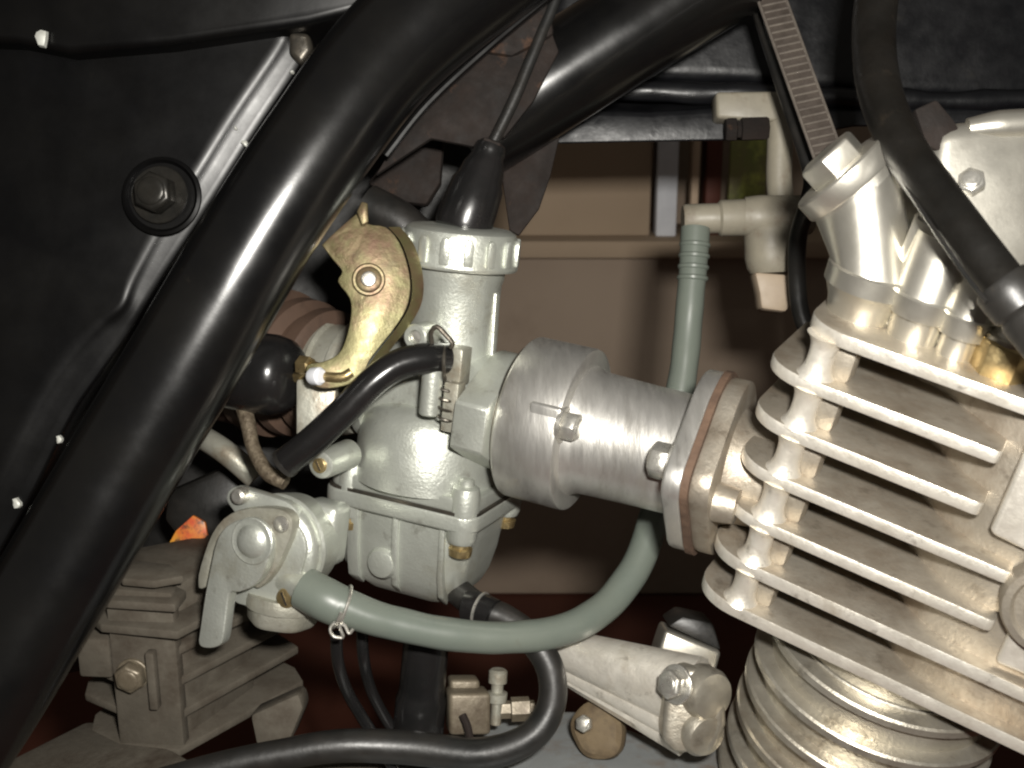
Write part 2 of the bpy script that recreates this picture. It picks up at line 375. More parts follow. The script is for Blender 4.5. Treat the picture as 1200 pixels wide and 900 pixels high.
# cap with cast grip ribs
cp = lathe(cb(0, 0, 0), CU, [(47.6, 17.0), (47.6, 20.6), (48.2, 21.0), (49.2, 21.0), (50.2, 20.4), (58.2, 20.1), (60.2, 19.2), (61.2, 17.4), (61.6, 12.0), (61.8, 5)], 96)
cap = link('mixing_cap', cp, 'zinc', t)
for k in range(16):
    a = 2 * math.pi * k / 16 + .19
    d = CX * math.cos(a) + CN * math.sin(a); tg = -CX * math.sin(a) + CN * math.cos(a)
    pr = [(-1.6, 49.6), (1.6, 49.6), (1.6, 56.8), (1.1, 58.2), (.4, 58.8), (-.4, 58.8), (-1.1, 58.2), (-1.6, 56.8)]
    link('grip_rib', prism([CO + (d * 18.8 + tg * x + CU * z) * MM for x, z in pr], d * .0026, .55, 2), 'zinc', cap)
# slide housing, tapering into the chamber
link('slide_housing', lathe(cb(0, 0, 0), CU, [(-6, 17.5), (4, 16.6), (14, 15.8), (30, 15.7), (42, 15.9), (44, 16.6), (47.8, 16.8)], 64), 'zinc', t)
# rib along the engine side of the housing
link('housing_rib', prism([cb(13.5, 2, 6), cb(26, 2, 3), cb(20.5, 2, 12), cb(17.4, 2, 18), cb(16.6, 2, 40), cb(13.5, 2, 42)], CN * -.004, .8, 2), 'zinc', t)
# venturi barrel across
link('venturi_barrel', lathe(cb(-30, 0, 0), CX, [(0, 19.5), (1, 20.5), (5, 20.5), (6, 18), (14, 18), (46, 18.5), (56, 19)], 56), 'zinc', t)
# domed chamber above the bowl
ch = lathe(cb(-4, 3, 0), CU, [(-30, 26.5), (-26, 26.3), (-14, 25.4), (-8, 23.8), (-4, 21.2), (-1.5, 17.5), (0, 13)], 72)
link('float_chamber_top', ch, 'zinc', t)
# engine flange, an ear reaching to the viewer
fo = hull2(circ(0, 0, 21, 40) + rrect(22, 31, -8.5, 8.5, 1.5, 3) + rrect(-31, -22, -8.5, 8.5, 1.5, 3))
FC = P(612, 487, .400)
XW = CU - XC * CU.dot(XC); XW.normalize(); XN = XC.cross(XW).normalized()
def mf(l, n, w): return FC + (XC * l + XN * n + XW * w) * MM
link('engine_flange', prism([mf(-12.5, a, b) for a, b in fo], XC * .012, .8, 2), 'zinc', t)
# body flange + bowl flange with seam
of1 = rrect(-33, 25, -23.5, 24, 6); of2 = rrect(-34.5, 26, -24.5, 25, 6.5)
link('body_flange', prism([cb(a, b, -33.8) for a, b in of1], CU * .0055, 1.0, 3), 'zinc', t)
bowl = None
fl_ = link('bowl_flange', prism([cb(a, b, -40.5) for a, b in of2], CU * .0062, 1.1, 3), 'zinc', t)
link('seam_gasket', prism([cb(a * .985, b * .985, -34.6) for a, b in of2], CU * .0012), 'darksteel', t)
link('locating_tab', block(cb(-9, 22.5, -26.0), CX, CU, CN, 15, 4.5, 3.5, .8), 'zinc', t)
# float bowl: a loft of rounded rectangles
def loft(secs):
    n = len(secs[0]); v = [p for s in secs for p in s]; f = []
    for k in range(len(secs) - 1):
        for i in range(n):
            j = (i + 1) % n; f.append((k * n + i, k * n + j, (k + 1) * n + j, (k + 1) * n + i))
    f.append(tuple(reversed(range(n)))); f.append(tuple(range((len(secs) - 1) * n, len(secs) * n)))
    return MB().add(v, f)
bs = [(-38, 33.5, 22, 21.5, 9), (-46, 33.2, 21.5, 21, 9), (-56, 32.4, 20.6, 20, 9), (-64, 30.5, 19, 18.6, 9), (-69, 27, 17, 16.5, 9), (-72.5, 22, 14, 13.5, 8), (-74.5, 16, 10, 9, 6), (-75, 12, 6, 5, 4)]
bowl = link('float_bowl', loft([[cb(a, b, z) for a, b in rrect(-x0, x1, -y, y, r, 8)] for z, x0, x1, y, r in bs]), 'zinc', t, sharp=40)
for (a, w0) in ((-22, 4.5), (-5, 2.4), (13.5, 2.2)):
    link('bowl_rib', prism([cb(a + w0 * .5, 20.2, -40), cb(a + w0 * .5, 22.6, -40), cb(a + w0 * .5, 21.0, -60), cb(a + w0 * .5, 18.6, -68), cb(a + w0 * .5, 14, -72), cb(a + w0 * .5, 10, -60)], CX * -w0 * MM, .5, 2), 'zinc', bowl)
link('drain_boss', lathe(cb(-10, 15, -60), CN, [(0, 6.5), (5, 6), (6.5, 5), (7, 3)], 32), 'zinc', bowl)
# corner posts with their screws
for (a, b) in ((20, 19.5), (-25, 19.5), (20, -19)):
    po = link('corner_post', lathe(cb(a, b, 0), CU, [(-45, 4.6), (-43, 5.4), (-28, 5.2), (-25.2, 4.6), (-24.3, 3.2)], 32), 'zinc', t)
    link('screw', lathe(cb(a, b, 0), CU, [(-50.2, 2.4), (-49.8, 3.9), (-47.2, 4.2), (-46.6, 3.4), (-45, 3.4)], 24), 'brass', po)
    link('stud_end', lathe(cb(a, b, 0), CU, [(-26, 2.7), (-22.6, 2.6), (-21.9, 1.7)], 20), 'zinc', po)
# idle screw boss on the left
c_ = P(376, 545, .384)
ib = link('idle_screw_boss', lathe(c_ + CN * -.012, CN, [(-6, 5.2), (10, 5.0), (12.0, 4.6), (12.4, 3.6)], 32), 'zinc', t)
screw(ib, c_ + CN * .0006, CN, 2.6, 1.0, 'brass', 'idle_screw')
# small post and steel pieces beside the hose nozzle
link('jet_post', rod(P(503, 486, .3815), CU, 3.6, 17, 28, .5), 'zinc', t)
link('nozzle_lug', block(P(535, 428, .384), CX, CN, CU, 7.4, 8, 13, .8), 'zinc_dirty', t)
link('stop_bracket', block(P(531, 476, .382), CX, CN, CU, 5.4, 6, 17, .6), 'zinc_dirty', t)
sp = []
for k in range(41):
    a = k / 40 * 2 * math.pi * 4
    sp.append(P(521, 492 - k * 1.15, .380) + (CX * math.cos(a) + CN * math.sin(a)) * .0024)
link('idle_spring', tube(sp, .0005, 6, 1, smooth=False), 'darksteel', t)
eye = P(490, 394, .383)
link('cap_lug', lathe(eye, CN, [(-8, 4.4), (2, 4.4), (2.6, 3.8), (2.6, 2.4), (1.0, 2.2)], 32), 'zinc', t)
screw(t, eye, CN, 2.3, 1.6, 'steel', 'lug_screw', False)
# inlet horn on the air side
link('inlet_horn', lathe(cb(-34, 0, 0), -CX, [(0, 20), (4, 21.5), (6, 21.5), (7, 19), (14, 19), (15, 20.5), (17, 20)], 48), 'zinc_dirty', t)

# choke lever, yellow passivated plate with folded edge
LD = .378
LN = Dv(.12, .05, -1).normalized()
lp0 = P(430, 340, LD)
def lv(x, y, o=0): return Pl(x, y, lp0 + LN * o * MM, LN)
lo = [(377, 287), (397, 268), (424, 247), (431, 262), (452, 266), (468, 284), (478, 312), (481, 338), (476, 362), (462, 385), (447, 404), (432, 424), (424, 442), (404, 452), (378, 455), (362, 446), (360, 428), (378, 424), (396, 415), (405, 398), (411, 372), (410, 350), (396, 330), (401, 318), (390, 304)]
lever = link('choke_lever', prism(spline([lv(x, y) for x, y in lo] + [lv(*lo[0])], 3)[:-1], -LN * .0016, .35, 2), 'yellowzinc', t)
fe = [(455, 266), (470, 284), (480, 312), (483, 340), (478, 363), (462, 388), (446, 408), (432, 428), (424, 446)]
a3 = spline([lv(x, y, .4) for x, y in fe], 4); n3 = len(a3)
side = Dv(.75, .1, .66).normalized()
fv = a3 + [p + side * .0048 for p in a3] + [p + side * .0048 + LN * -.0012 for p in a3] + [p - LN * .0016 for p in a3]
ff = [(k * n3 + i, k * n3 + i + 1, ((k + 1) % 4) * n3 + i + 1, ((k + 1) % 4) * n3 + i) for k in range(4) for i in range(n3 - 1)] + [(0, n3, 2 * n3, 3 * n3), (n3 - 1, 4 * n3 - 1, 3 * n3 - 1, 2 * n3 - 1)]
link('folded_edge', MB().add(fv, ff), 'yellowzinc', lever)
link('tip_tab', bev(prism([lv(418, 250), lv(424, 238), lv(431, 240), lv(432, 262), lv(424, 266)], LN * .003), .5), 'yellowzinc', lever)
piv = lv(432, 328)
link('pivot_collar', lathe(piv, LN, [(-1, 5.6), (.5, 5.6), (.9, 5.1), (.9, 4.4), (1.6, 4.2), (1.9, 3.6)], 36), 'yellowzinc', lever)
screw(lever, piv + LN * .0016, LN, 2.6, 1.5, 'steel', 'pivot_screw', False)
# linkage pins and the black knob behind the frame
kx = Dv(.90, -.10, -.42).normalized()
kc = P(276, 434, .405)
link('choke_knob', lathe(kc, kx, [(-8, 9), (-6, 13), (0, 14), (9, 14.4), (17, 14.2), (21.5, 13), (24.5, 10.4), (26.2, 6.5), (26.6, 3)], 56), 'gloss_rubber', t)
link('knob_pin', tube([kc + kx * .026, P(366, 430, .384), P(380, 436, .380)], .0019, 14, 5), 'brass', t)
link('link_pin', lathe(P(364, 441, .376), Dv(.8, 0, -.5), [(0, 2.4), (1, 3.0), (4, 3.0), (5, 2.2)], 20), 'white', t)
link('link_nut', lathe(P(352, 428, .386), kx, [(0, 3.4), (4, 3.4), (4.6, 2.8)], 6), 'brass', t)
link('link_stud', tube([P(372, 441, .376), P(400, 442, .374), P(412, 436, .374)], .0017, 12, 4), 'brass', t)
link('lever_stop', block(P(372, 478, .392), RIGHT, UP, AWAY, 14, 20, 6, 1.4), 'zinc_dirty', t)

# fuel tap on the side of the bowl
TN = Dv(-.36, -.06, -.93).normalized()
TU = (CU - TN * CU.dot(TN)).normalized(); TX = TU.cross(-TN).normalized()
if TX.dot(RIGHT) < 0: TX = -TX
TC = P(318, 640, .376)
def tp(x, y, o): return TC + (TX * x + TU * y + TN * o) * MM
def tq(x, y, o): return Pl(x, y, TC + TN * o * MM, TN)          # photo pixel on the tap's plane
link('tap_neck', block(tp(8, 3, -20), TX, TU, TN, 14, 22, 12, 3, 3), 'zinc', t)
tb = link('tap_body', lathe(tq(333, 638, -9), TN, [(-8, 16.5), (0, 17.6), (3.0, 17.8), (3.8, 17.2), (3.9, 16.2), (6.0, 16.0), (7.4, 15.0), (8.4, 12.4), (8.8, 8)], 64), 'zinc', t)
link('tap_ear', bev(prism([tq(x, y, -6) for x, y in hull2(circ(287, 581, 13) + circ(330, 612, 30))], TN * .0045), .8), 'zinc', tb)
link('tap_ear_lower', bev(prism([tq(x, y, -6) for x, y in hull2(circ(337, 699, 17) + circ(330, 640, 40) + circ(296, 690, 14))], TN * .0060), .8), 'zinc', tb)
screw(tb, tq(285, 580, -1.6), TN, 2.9, 4.0, 'steel', 'tap_screw', False)
screw(tb, tq(337, 700, 0), TN, 3.4, 2.2, 'brass', 'tap_screw')
sp_o = [(243, 686), (243, 670), (250, 645), (259, 622), (272, 605), (290, 595), (315, 592), (338, 594), (350, 602), (352, 618), (344, 640), (330, 668), (312, 686), (300, 670), (322, 640), (318, 622), (305, 610), (288, 609), (274, 618), (264, 636), (257, 660), (252, 684)]
link('stop_plate', bev(prism(spline([tq(x, y, -1.5) for x, y in sp_o] + [tq(*sp_o[0], -1.5)], 2)[:-1], TN * .0052), .7), 'zinc_dirty', tb)
screw(tb, tq(331, 614, 3.4), TN, 2.8, 1.6, 'steel', 'plate_rivet', False)
lv_o = [(261, 640), (267, 624), (278, 612), (294, 606), (310, 611), (321, 625), (324, 645), (318, 668), (306, 683), (290, 690), (279, 691), (275, 715), (271, 744), (265, 753), (252, 755), (243, 750), (245, 730), (251, 690)]
link('tap_lever', bev(prism(spline([tq(x, y, 3.4) for x, y in lv_o] + [tq(*lv_o[0], 3.4)], 3)[:-1], TN * .0048), 1.1, 3), 'zinc', tb)
link('tap_hub', lathe(tq(296, 634, 8.0), TN, [(-1, 7.8), (.4, 7.8), (.7, 7.4), (.5, 6.6), (.6, 5.6), (1.4, 5.0), (2.2, 3.6), (2.6, 2.0), (2.7, .6)], 48), 'zinc', tb)
link('sediment_cup', lathe(tq(334, 694, -9.5), -TU, [(0, 12.6), (2.0, 13.0), (3.4, 13.0), (4.6, 12.8), (5.0, 11.8), (9.0, 11.6), (10.4, 10.6), (10.8, 7)], 40, rfun=lambda t_, r_, a: r_ * (1 + (.03 * math.cos(6 * a) if t_ > 4.8 else 0))), 'zinc_dirty', tb)
hs0 = tq(362, 692, -2.0)
link('hose_nozzle', tube([tq(338, 678, -6), hs0, tq(376, 700, -1)], [.0062, .0056, .0048], 20, 4), 'zinc', tb)

# ================================================================== HOSES
t = thing('fuel_hose', 'grey green rubber fuel hose looping from the carburettor tap under the intake', 'hose', P(600, 747, .39))
fh = [hs0, P(380, 702, .372), P(402, 711.5, .372), P(455, 729, .375), P(525, 743, .380), P(600, 747, .388), P(662, 737, .398), P(712, 708, .410), P(746, 662, .420), P(766, 606, .428), P(778, 550, .434), P(790, 495, .440), P(800, 440, .444), P(806, 385, .447), P(811, 330, .449), P(815, 268, .452)]
link('hose_body', tube(fh, [.0063, .0065, .0063, .0056, .0055, .0055, .0056, .0058, .0058, .0058, .0058, .0057, .0056, .0055, .0055, .0056], 24, 8, wob=.0004), 'hose', t)
link('hose_sleeve', tube([hs0 - (P(398, 710.5, .372) - hs0) * .15, P(381, 702.5, .372), P(398, 710.5, .372)], [.0070, .0071, .0069], 26, 6), 'hose', t)
for k in range(4): link('grip_ring', lathe(P(811.5 + k * .9, 326 - k * 13, .4492 + k * .0006), Dv(.07, 1, .02), [(-1.1, 5.6), (-.5, 6.2), (.5, 6.2), (1.1, 5.6)], 26), 'hose', t)
# wire spring clip on the hose
q0, q1 = P(399, 710.5, .372), P(425, 720, .3735)
ax = (q1 - q0).normalized(); u, w, _ = basis(ax, -AWAY)
ring = [q0 + (u * math.cos(a) + w * math.sin(a)) * .0072 + ax * .00005 * k for k in range(26) for a in [2 * math.pi * k / 22]]
clip = link('wire_clip', tube(ring, .00055, 8, 2), 'steel', t)
curl = [P(399, 728, .367)] + [P(397 + 10 * math.cos(R(a)), 738 - 9 * math.sin(R(a)), .3665) for a in range(60, 330, 30)] + [P(398, 733, .366), P(404, 733, .366), P(409, 742, .366), P(414, 737, .366)]
link('clip_end', tube(curl, .00058, 8, 4), 'steel', clip)
link('white_mark', tube([P(508, 733, .3745), P(512, 739, .3742), P(511, 747, .3745)], .0004, 6, 4), 'white', t)

t = thing('breather_hose', 'short shiny black vent hose curving off the carburettor side', 'hose', P(430, 470, .372))
vh = [P(523, 420, .380), P(500, 420, .376), P(468, 427, .373), P(438, 447, .371), P(405, 480, .371), P(368, 515, .373), P(336, 541, .376)]
link('hose_body', tube(vh, [.0050, .0053, .0052, .0050, .0049, .0050, .0051], 26, 10), 'gloss_rubber', t)
link('open_end', lathe(P(334, 543, .3762), (vh[-1] - vh[-2]), [(-1, 5.2), (.6, 5.2), (.9, 4.6), (.2, 3.4)], 26), 'rubber', t)
wc = [P(506, 402, .3745), P(505, 390, .373), P(512, 383, .372), P(522, 392, .372), P(530, 402, .372), P(528, 408, .3725)]
link('wire_clamp', tube(wc, .00085, 10, 5), 'darksteel', t)
link('clamp_ring', tube([P(521, 405 + 0, .379) + (UP * (math.cos(a) - 1) + AWAY * math.sin(a)) * .0057 for a in [2 * math.pi * k / 24 for k in range(25)]], .0007, 8, 2), 'darksteel', t)

t = thing('overflow_hose', 'matte black overflow hose looping down below the float bowl', 'hose', P(640, 800, .405))
oh = [cb(8, 6, -66), P(562, 713, .402), P(590, 724, .399), P(622, 748, .396), P(645, 785, .394), P(645, 830, .392), P(618, 866, .390), P(560, 884, .390), P(480, 876, .392), P(400, 874, .390), P(330, 884, .388), P(260, 898, .386), P(180, 920, .384)]
link('hose_body', tube(oh, [.0050] * 6 + [.0052, .0056, .0058, .0056, .0052, .005, .005], 22, 8), 'rubber', t)
link('sleeve', tube([P(548, 711, .4025), P(561, 714, .4005), P(578, 722, .398)], [.0060, .0061, .0060], 24, 4), 'gloss_rubber', t)
link('sleeve_ring', lathe(P(563, 715, .400), P(578, 722, .398) - P(548, 711, .4025), [(-.5, 6.2), (-.3, 6.6), (.3, 6.6), (.5, 6.2)], 24), 'steel', t)

for pts, lab in (([(394, 742), (396, 775), (406, 808), (424, 840), (452, 884), (470, 915)], 'thin black wire hanging straight under the hose clip'),
                 ([(424, 735), (426, 770), (434, 806), (452, 842), (478, 880), (495, 915)], 'thin black wire behind, close to the rubber drain tube')):
    tag(link('wire', tube([P(x, y, (.386 if pts[0][0] < 400 else .396) + .016 * max(0, min(1, (y - 760) / 90))) for x, y in pts], .0021, 14, 8), 'gloss_rubber', origin=P(pts[-1][0], pts[-1][1], .39)), lab, 'wire', 'thin wires under the carburettor')

t = thing('drain_tube', 'upright stepped black rubber drain tube below the carburettor', 'tube', P(490, 862, .41))
link('rubber_tube', lathe(P(489, 868, .412), CU, [(0, 9.0), (1, 9.4), (3, 9.2), (17, 9.2), (19, 8.4), (22, 8.3), (40, 8.1), (44, 7.6)], 40), 'gloss_rubber', t)
link('base_ring', lathe(P(489, 868, .412), CU, [(-2, 9.2), (-1.6, 9.9), (.4, 9.9), (.8, 9.2)], 40), 'darksteel', t)

tag(link('braided_cable', tube([P(283, 470, .402), P(290, 495, .398), P(297, 525, .394), P(312, 552, .390), P(335, 566, .388)], .0026, 14, 12, wob=.0004), 'braid', origin=P(300, 520, .395)), 'dirty braided cable beside the black knob', 'cable')

# ================================================================== INTAKE MANIFOLD
t = thing('intake_manifold', 'turned aluminium intake spacer between the carburettor and cylinder head', 'intake', mf(30, 0, -20))
link('ring', lathe(FC, XC, [(.2, 26.6), (1.2, 28.2), (1.8, 28.5), (21.5, 28.5), (22.6, 28.2), (23.2, 27.2), (23.2, 22)], 96), 'machined', t)
link('ring_joint', lathe(FC, XC, [(-.8, 25.8), (.4, 25.8)], 64), 'darksteel', t)
link('intake_tube', lathe(FC, XC, [(22, 23.4), (24, 22.4), (27, 21.4), (45, 20.7), (62, 20.4)], 80), 'machined', t)
fo2 = hull2(circ(0, 0, 25.5, 44) + circ(28, 0, 8.5, 24) + circ(-28, 0, 8.5, 24) + circ(0, 6, 24, 30) + circ(0, -8, 23, 30))
link('head_flange', prism([mf(61.5, a, b) for a, b in fo2], XC * .0062, .9, 3), 'machined', t)
gk = hull2(circ(0, 0, 26.0, 44) + circ(28, 0, 8.8, 24) + circ(-28, 0, 8.8, 24) + circ(0, 6, 24.6, 30) + circ(0, -8, 23.6, 30))
link('gasket', prism([mf(67.6, a * (1 + .012 * math.sin(9 * math.atan2(b, a))), b * (1 + .012 * math.sin(9 * math.atan2(b, a)))) for a, b in gk], XC * .0024), 'gasket', t)
bolt(t, mf(61.0, 25.5, 3.5), -XC, 6.0, 6.5, 'steel', 7.6, rot=.3)
bolt(t, mf(61.0, -25.5, 0), -XC, 6.0, 6.5, 'steel', 7.6)
# recessed bolt at the shoulder of the ring
link('bolt_pocket', block(mf(17.6, 22.2, 6.5), XC, XN, XW, 11.6, 9.5, 12.5, 1.2, 3), 'machined', t)
bolt(t, mf(23.6, 22.6, 6.5), XC, 5.0, 5.0, 'steel', 6.2, rot=.3)

# ================================================================== CYLINDER HEAD
HF = Dv(.8506, -.3623, -.3811).normalized(); HV = Dv(.1780, .8804, -.4395).normalized()
HV = (HV - HF * HV.dot(HF)).normalized(); HA = -HF.cross(HV).normalized()      # away
HS = .84; HO = CAM + Dv(.1075, .0147, .375) * HS; SP = 19.17
def hd(f, a, v): return HO + (HF * f + HA * a + HV * v) * MM * HS
eng = thing('engine', 'silver finned engine with rocker cover, round barrel fins and grey crankcase', 'engine', hd(40, 46, -250))
# core behind the fins: deep on the left, forward on the right
core = [(-4, 40), (18, 38), (36, 32), (50, 19), (62, 10), (84, 6), (150, 10), (150, 70), (6, 66)]
t = head = link('cylinder_head', prism([hd(f, a, -SP * 6.4) for f, a in core], HV * SP * 6.3 * MM * HS, 2, 2), 'head', eng)
ends = [150, 59.5, 60.5, 76.5, 78, 150, 150]
TH = 5.0
for i in range(7):
    e = ends[i]; v0 = -SP * i - TH * .55
    e2 = e
    o = []
    # rounded left front corner, front edge, right end
    lf = -22 if i else -13
    for k in range(9):
        a = R(180 + 90 * k / 8); o.append((lf + 17 + 17 * math.cos(a), 15.4 + 17 * math.sin(a) * .905))
    rr = 2.2 if e < 100 else .5
    o += [(e - rr, 0)] + [(e - rr + rr * math.sin(R(k * 30)), rr - rr * math.cos(R(k * 30))) for k in (1, 2, 3)]
    o += [(e, 14), (150, 20) if e < 100 else (e, 60), (150, 70), (30, 74), (lf + 6, 66), (lf, 52)]
    oo = [o[0]]
    for q in o[1:]:
        if math.hypot(q[0] - oo[-1][0], q[1] - oo[-1][1]) > .15: oo.append(q)
    fo_ = link('fin', prism([hd(f, a, v0) for f, a in oo], HV * TH * HS * MM, .8, 2, 30), 'head', t)
    fo_.data.materials.append(M['head_edge'])
    for pl in fo_.data.polygons:
        if abs(pl.normal.dot(HV)) < .6: pl.material_index = 1
# stud column at the left corner with flared feet between each pair of fins
for i in range(6):
    top = -SP * i - TH * .5; bot = -SP * (i + 1) + TH * .4; h = top - bot
    pr = [((bot - .4 + (h + .8) * k / 10) * HS, (4.5 + 2.6 * (abs(k - 5) / 5) ** 3) * HS) for k in range(11)]
    link('stud_column', lathe(hd(-4.5, 6.2, 0), HV, pr, 36), 'head_edge', t)
    link('column_web', block(hd(1.5, 12, (top + bot) / 2), HF, HA, HV, 9, 8, (h + 1) * HS, 2, 2), 'head', t)
# boss joining the fins on the right
bo = [(63.5, -6), (66, -2), (110, 2), (150, 4), (150, -SP * 5 + 5), (84, -SP * 5 + 5), (83, -SP * 3 + 2), (80, -SP * 2.5), (66, -SP * 2.5 + 4), (63.5, -SP * 2 - 4)]
link('boss', prism([hd(f, 1.0 + .06 * (f - 63), v) for f, v in [(65, -2), (150, -2), (150, -SP * 5 + 5), (83, -SP * 5 + 5), (83, -SP * 2.62), (80, -SP * 2.48), (66, -SP * 2.40), (65, -SP * 2.3)]], HA * .03, 4.0, 5), 'head_edge', t, sharp=60)
# port with flange toward the intake
fo3 = hull2(circ(0, 0, 24.0, 44) + circ(27, 0, 8, 24) + circ(-27, 0, 8, 24) + circ(0, 6, 23, 30) + circ(0, -8, 22, 30))
link('port_flange', prism([mf(69.8, a, b) for a, b in fo3], XC * .0065, .9, 2), 'head', t)
link('intake_port', lathe(FC, XC, [(75, 20.5), (79, 18.2), (86, 17.6), (94, 17.6)], 48), 'head', t)
link('port_stud_boss', lathe(mf(75, 22, -6), XC, [(0, 6.5), (5, 6.0), (8, 5.6)], 28), 'head', t)
# bronze plug on the boss
pc = Pl(1238, 718, hd(90, -1, -70), HA)
plug = link('bronze_plug', lathe(pc, -HA, [(-4, 15), (0, 14.5), (1.6, 13.5), (2, 11.5), (.5, 10.5), (.5, 8), (3, 7.2), (4, 5)], 40), 'head', t)
# ---- rocker cover standing on the top fin
tp0 = hd(0, 0, TH * .45)
def on_top(x, y): return Pl(x, y, tp0, HV)
A0, B0, C0 = on_top(1003, 372), on_top(1066, 398), on_top(1118, 415)
AN = Dv(-.68, .73, -.06).normalized()                 # tilted tappet cap normal
capc = P(1000, 216, .328)
# lobes: lofts of circles from the foot to the tilted cap
def lobe(base, top, topn, r0, r1, n=10, seg=48):
    u0, w0, _ = basis(HV, HF); u1, w1, _ = basis(topn, HF); secs = []
    for k in range(n + 1):
        q = k / n; sec = []
        for j in range(seg):
            c, d = math.cos(2 * math.pi * j / seg), math.sin(2 * math.pi * j / seg)
            sec.append((base + (u0 * c + w0 * d) * r0 * MM).lerp(top + (u1 * c + w1 * d) * r1 * MM, q))
        secs.append(sec)
    return loft(secs)
t = cover = link('rocker_cover', prism([A0 + HF * .004 + HV * .001, B0 + HV * .001, C0 + HV * .002, C0 + HV * .026, B0 + HV * .030, A0 + HF * .006 + HV * .034], HA * .018, 1), 'cover', eng)
Av = A0 + HV * .0138
link('inlet_lobe', lobe(Av + HA * .004, capc - AN * .001, AN, 12.4, 14.6), 'cover', t)
link('inlet_foot', lathe(A0 + HA * .004, HV, [(-1, 9.4), (4, 10.4), (8, 12.2), (8.8, 13.0), (14, 13.1), (14.5, 12.5)], 48), 'cover', t)
link('middle_lobe', lobe(B0 + HV * .0128 + HA * .003, B0 + HV * .030 + HA * .0075, HV, 9.2, 9.8), 'cover', t)
link('middle_foot', lathe(B0 + HA * .003, HV, [(-1, 7.2), (6.6, 7.6), (7.2, 9.2), (13, 9.8), (13.6, 9.2)], 44), 'cover', t)
link('outer_lobe', lobe(C0 + HV * .0115, C0 + HV * .027 + HA * .004, HV, 6.9, 7.2), 'cover', t)
link('outer_foot', lathe(C0, HV, [(-1, 5.2), (5.8, 5.2), (6.3, 6.9), (12, 7.3), (12.4, 6.9)], 36), 'cover', t)
td = link('tappet_cap', lathe(capc, AN, [(-3, 14.6), (-.4, 14.7), (-.3, 15.3), (.2, 15.6), (5.4, 15.6), (6.0, 15.1), (6.1, 11)], 56), 'cover', t)
link('cap_hex', bev(lathe(capc + AN * .0058, AN, [(0, 9.4), (6.0, 9.4), (6.8, 8.6)], 6, rot=.28), .4, 2, 20), 'cover', t)
# pale crown of the cover behind the plug lead
rc = [(1096, 150), (1128, 140), (1240, 132), (1260, 200), (1260, 360), (1160, 352), (1120, 320), (1086, 260)]
link('crown', prism([P(x, y, .322) for x, y in rc], AWAY * .05, 5, 4), 'cover', t)
link('crown_edge', tube([P(1134, 151, .325), P(1170, 147, .324), P(1215, 145, .324), P(1260, 144, .324)], [.003, .0042, .0044, .0044], 16, 6), 'cover', t)
link('rusty_tab', pxprism([(1072, 128), (1098, 116), (1118, 140), (1136, 168), (1112, 184), (1086, 170)], .323, 4, .8), 'rust', t)
bolt(t, P(1137, 217, .324), Dv(-.3, .3, -.9).normalized(), 4.2, 4, 'steel')
# ---- spark plug + lead
t = thing('ignition_lead', 'thick black rubber lead sweeping down in front of the rocker cover', 'lead', P(1100, 230, .345))
link('lead', tube([P(1046, -90, .372), P(1030, -20, .362), P(1024, 45, .350), P(1032, 110, .331), P(1058, 172, .314), P(1100, 232, .297), P(1142, 288, .284), P(1176, 332, .276), P(1196, 356, .272)], [.0070, .0068, .0066, .0063, .0060, .0058, .0056, .0055, .0054], 30, 8), 'oldrubber', t)
link('seam_line', tube([P(1056, 208, .305), P(1090, 262, .291), P(1128, 318, .279), P(1156, 354, .272)], .0006, 8, 6), 'rubber', t)
capx = Dv(.55, -.80, -.25).normalized()
link('cap_boot', lathe(P(1172, 330, .276), capx, [(0, 6.6), (1, 7.2), (4, 7.4), (8, 7.2), (9, 6.4), (10, 7.0), (24, 7.2), (30, 7.0)], 36), 'rubber', t)
t = thing('spark_plug', 'spark plug hex and pale insulator beside the rocker cover foot', 'spark plug', on_top(1168, 440))
sb = on_top(1170, 436)
link('hex', bev(lathe(sb, HV, [(-2, 8.2), (8.6, 8.2), (9.6, 7.2)], 6, rot=.5), .3, 1, 30), 'brass', t)
link('insulator', lathe(sb, HV, [(9, 6.6), (10.5, 6.6), (11, 5.4), (13, 4.6), (22, 4.2), (26, 3.8)], 28), 'cover', t)

# ================================================================== BARREL
t = eng
bc = hd(50, 46, 0)
barrel = link('cylinder_barrel', lathe(bc, HV, [(-240 * HS, 40 * HS), (-118 * HS, 40 * HS)], 64), 'barrel', t)
for k in range(8):
    v = (-SP * 6 - 15.5 - k * 14.5) * HS
    r = (49 + (1.0 if k else -1.0)) * HS
    link('fin', lathe(bc, HV, [(v - 1.6, r - .8), (v - 1.0, r), (v + 1.2, r), (v + 1.9, r - .7), (v + 2.4, r - 6), (v + 3.0, 34), (v - 2.6, 34), (v - 2.0, r - 6)], 96, close=True), 'barrel', barrel)
    if k < 7: link('barrel_wall', lathe(bc, HV, [(v - 11, 44 * HS), (v - 1, 44 * HS)], 80), 'barrel', barrel)

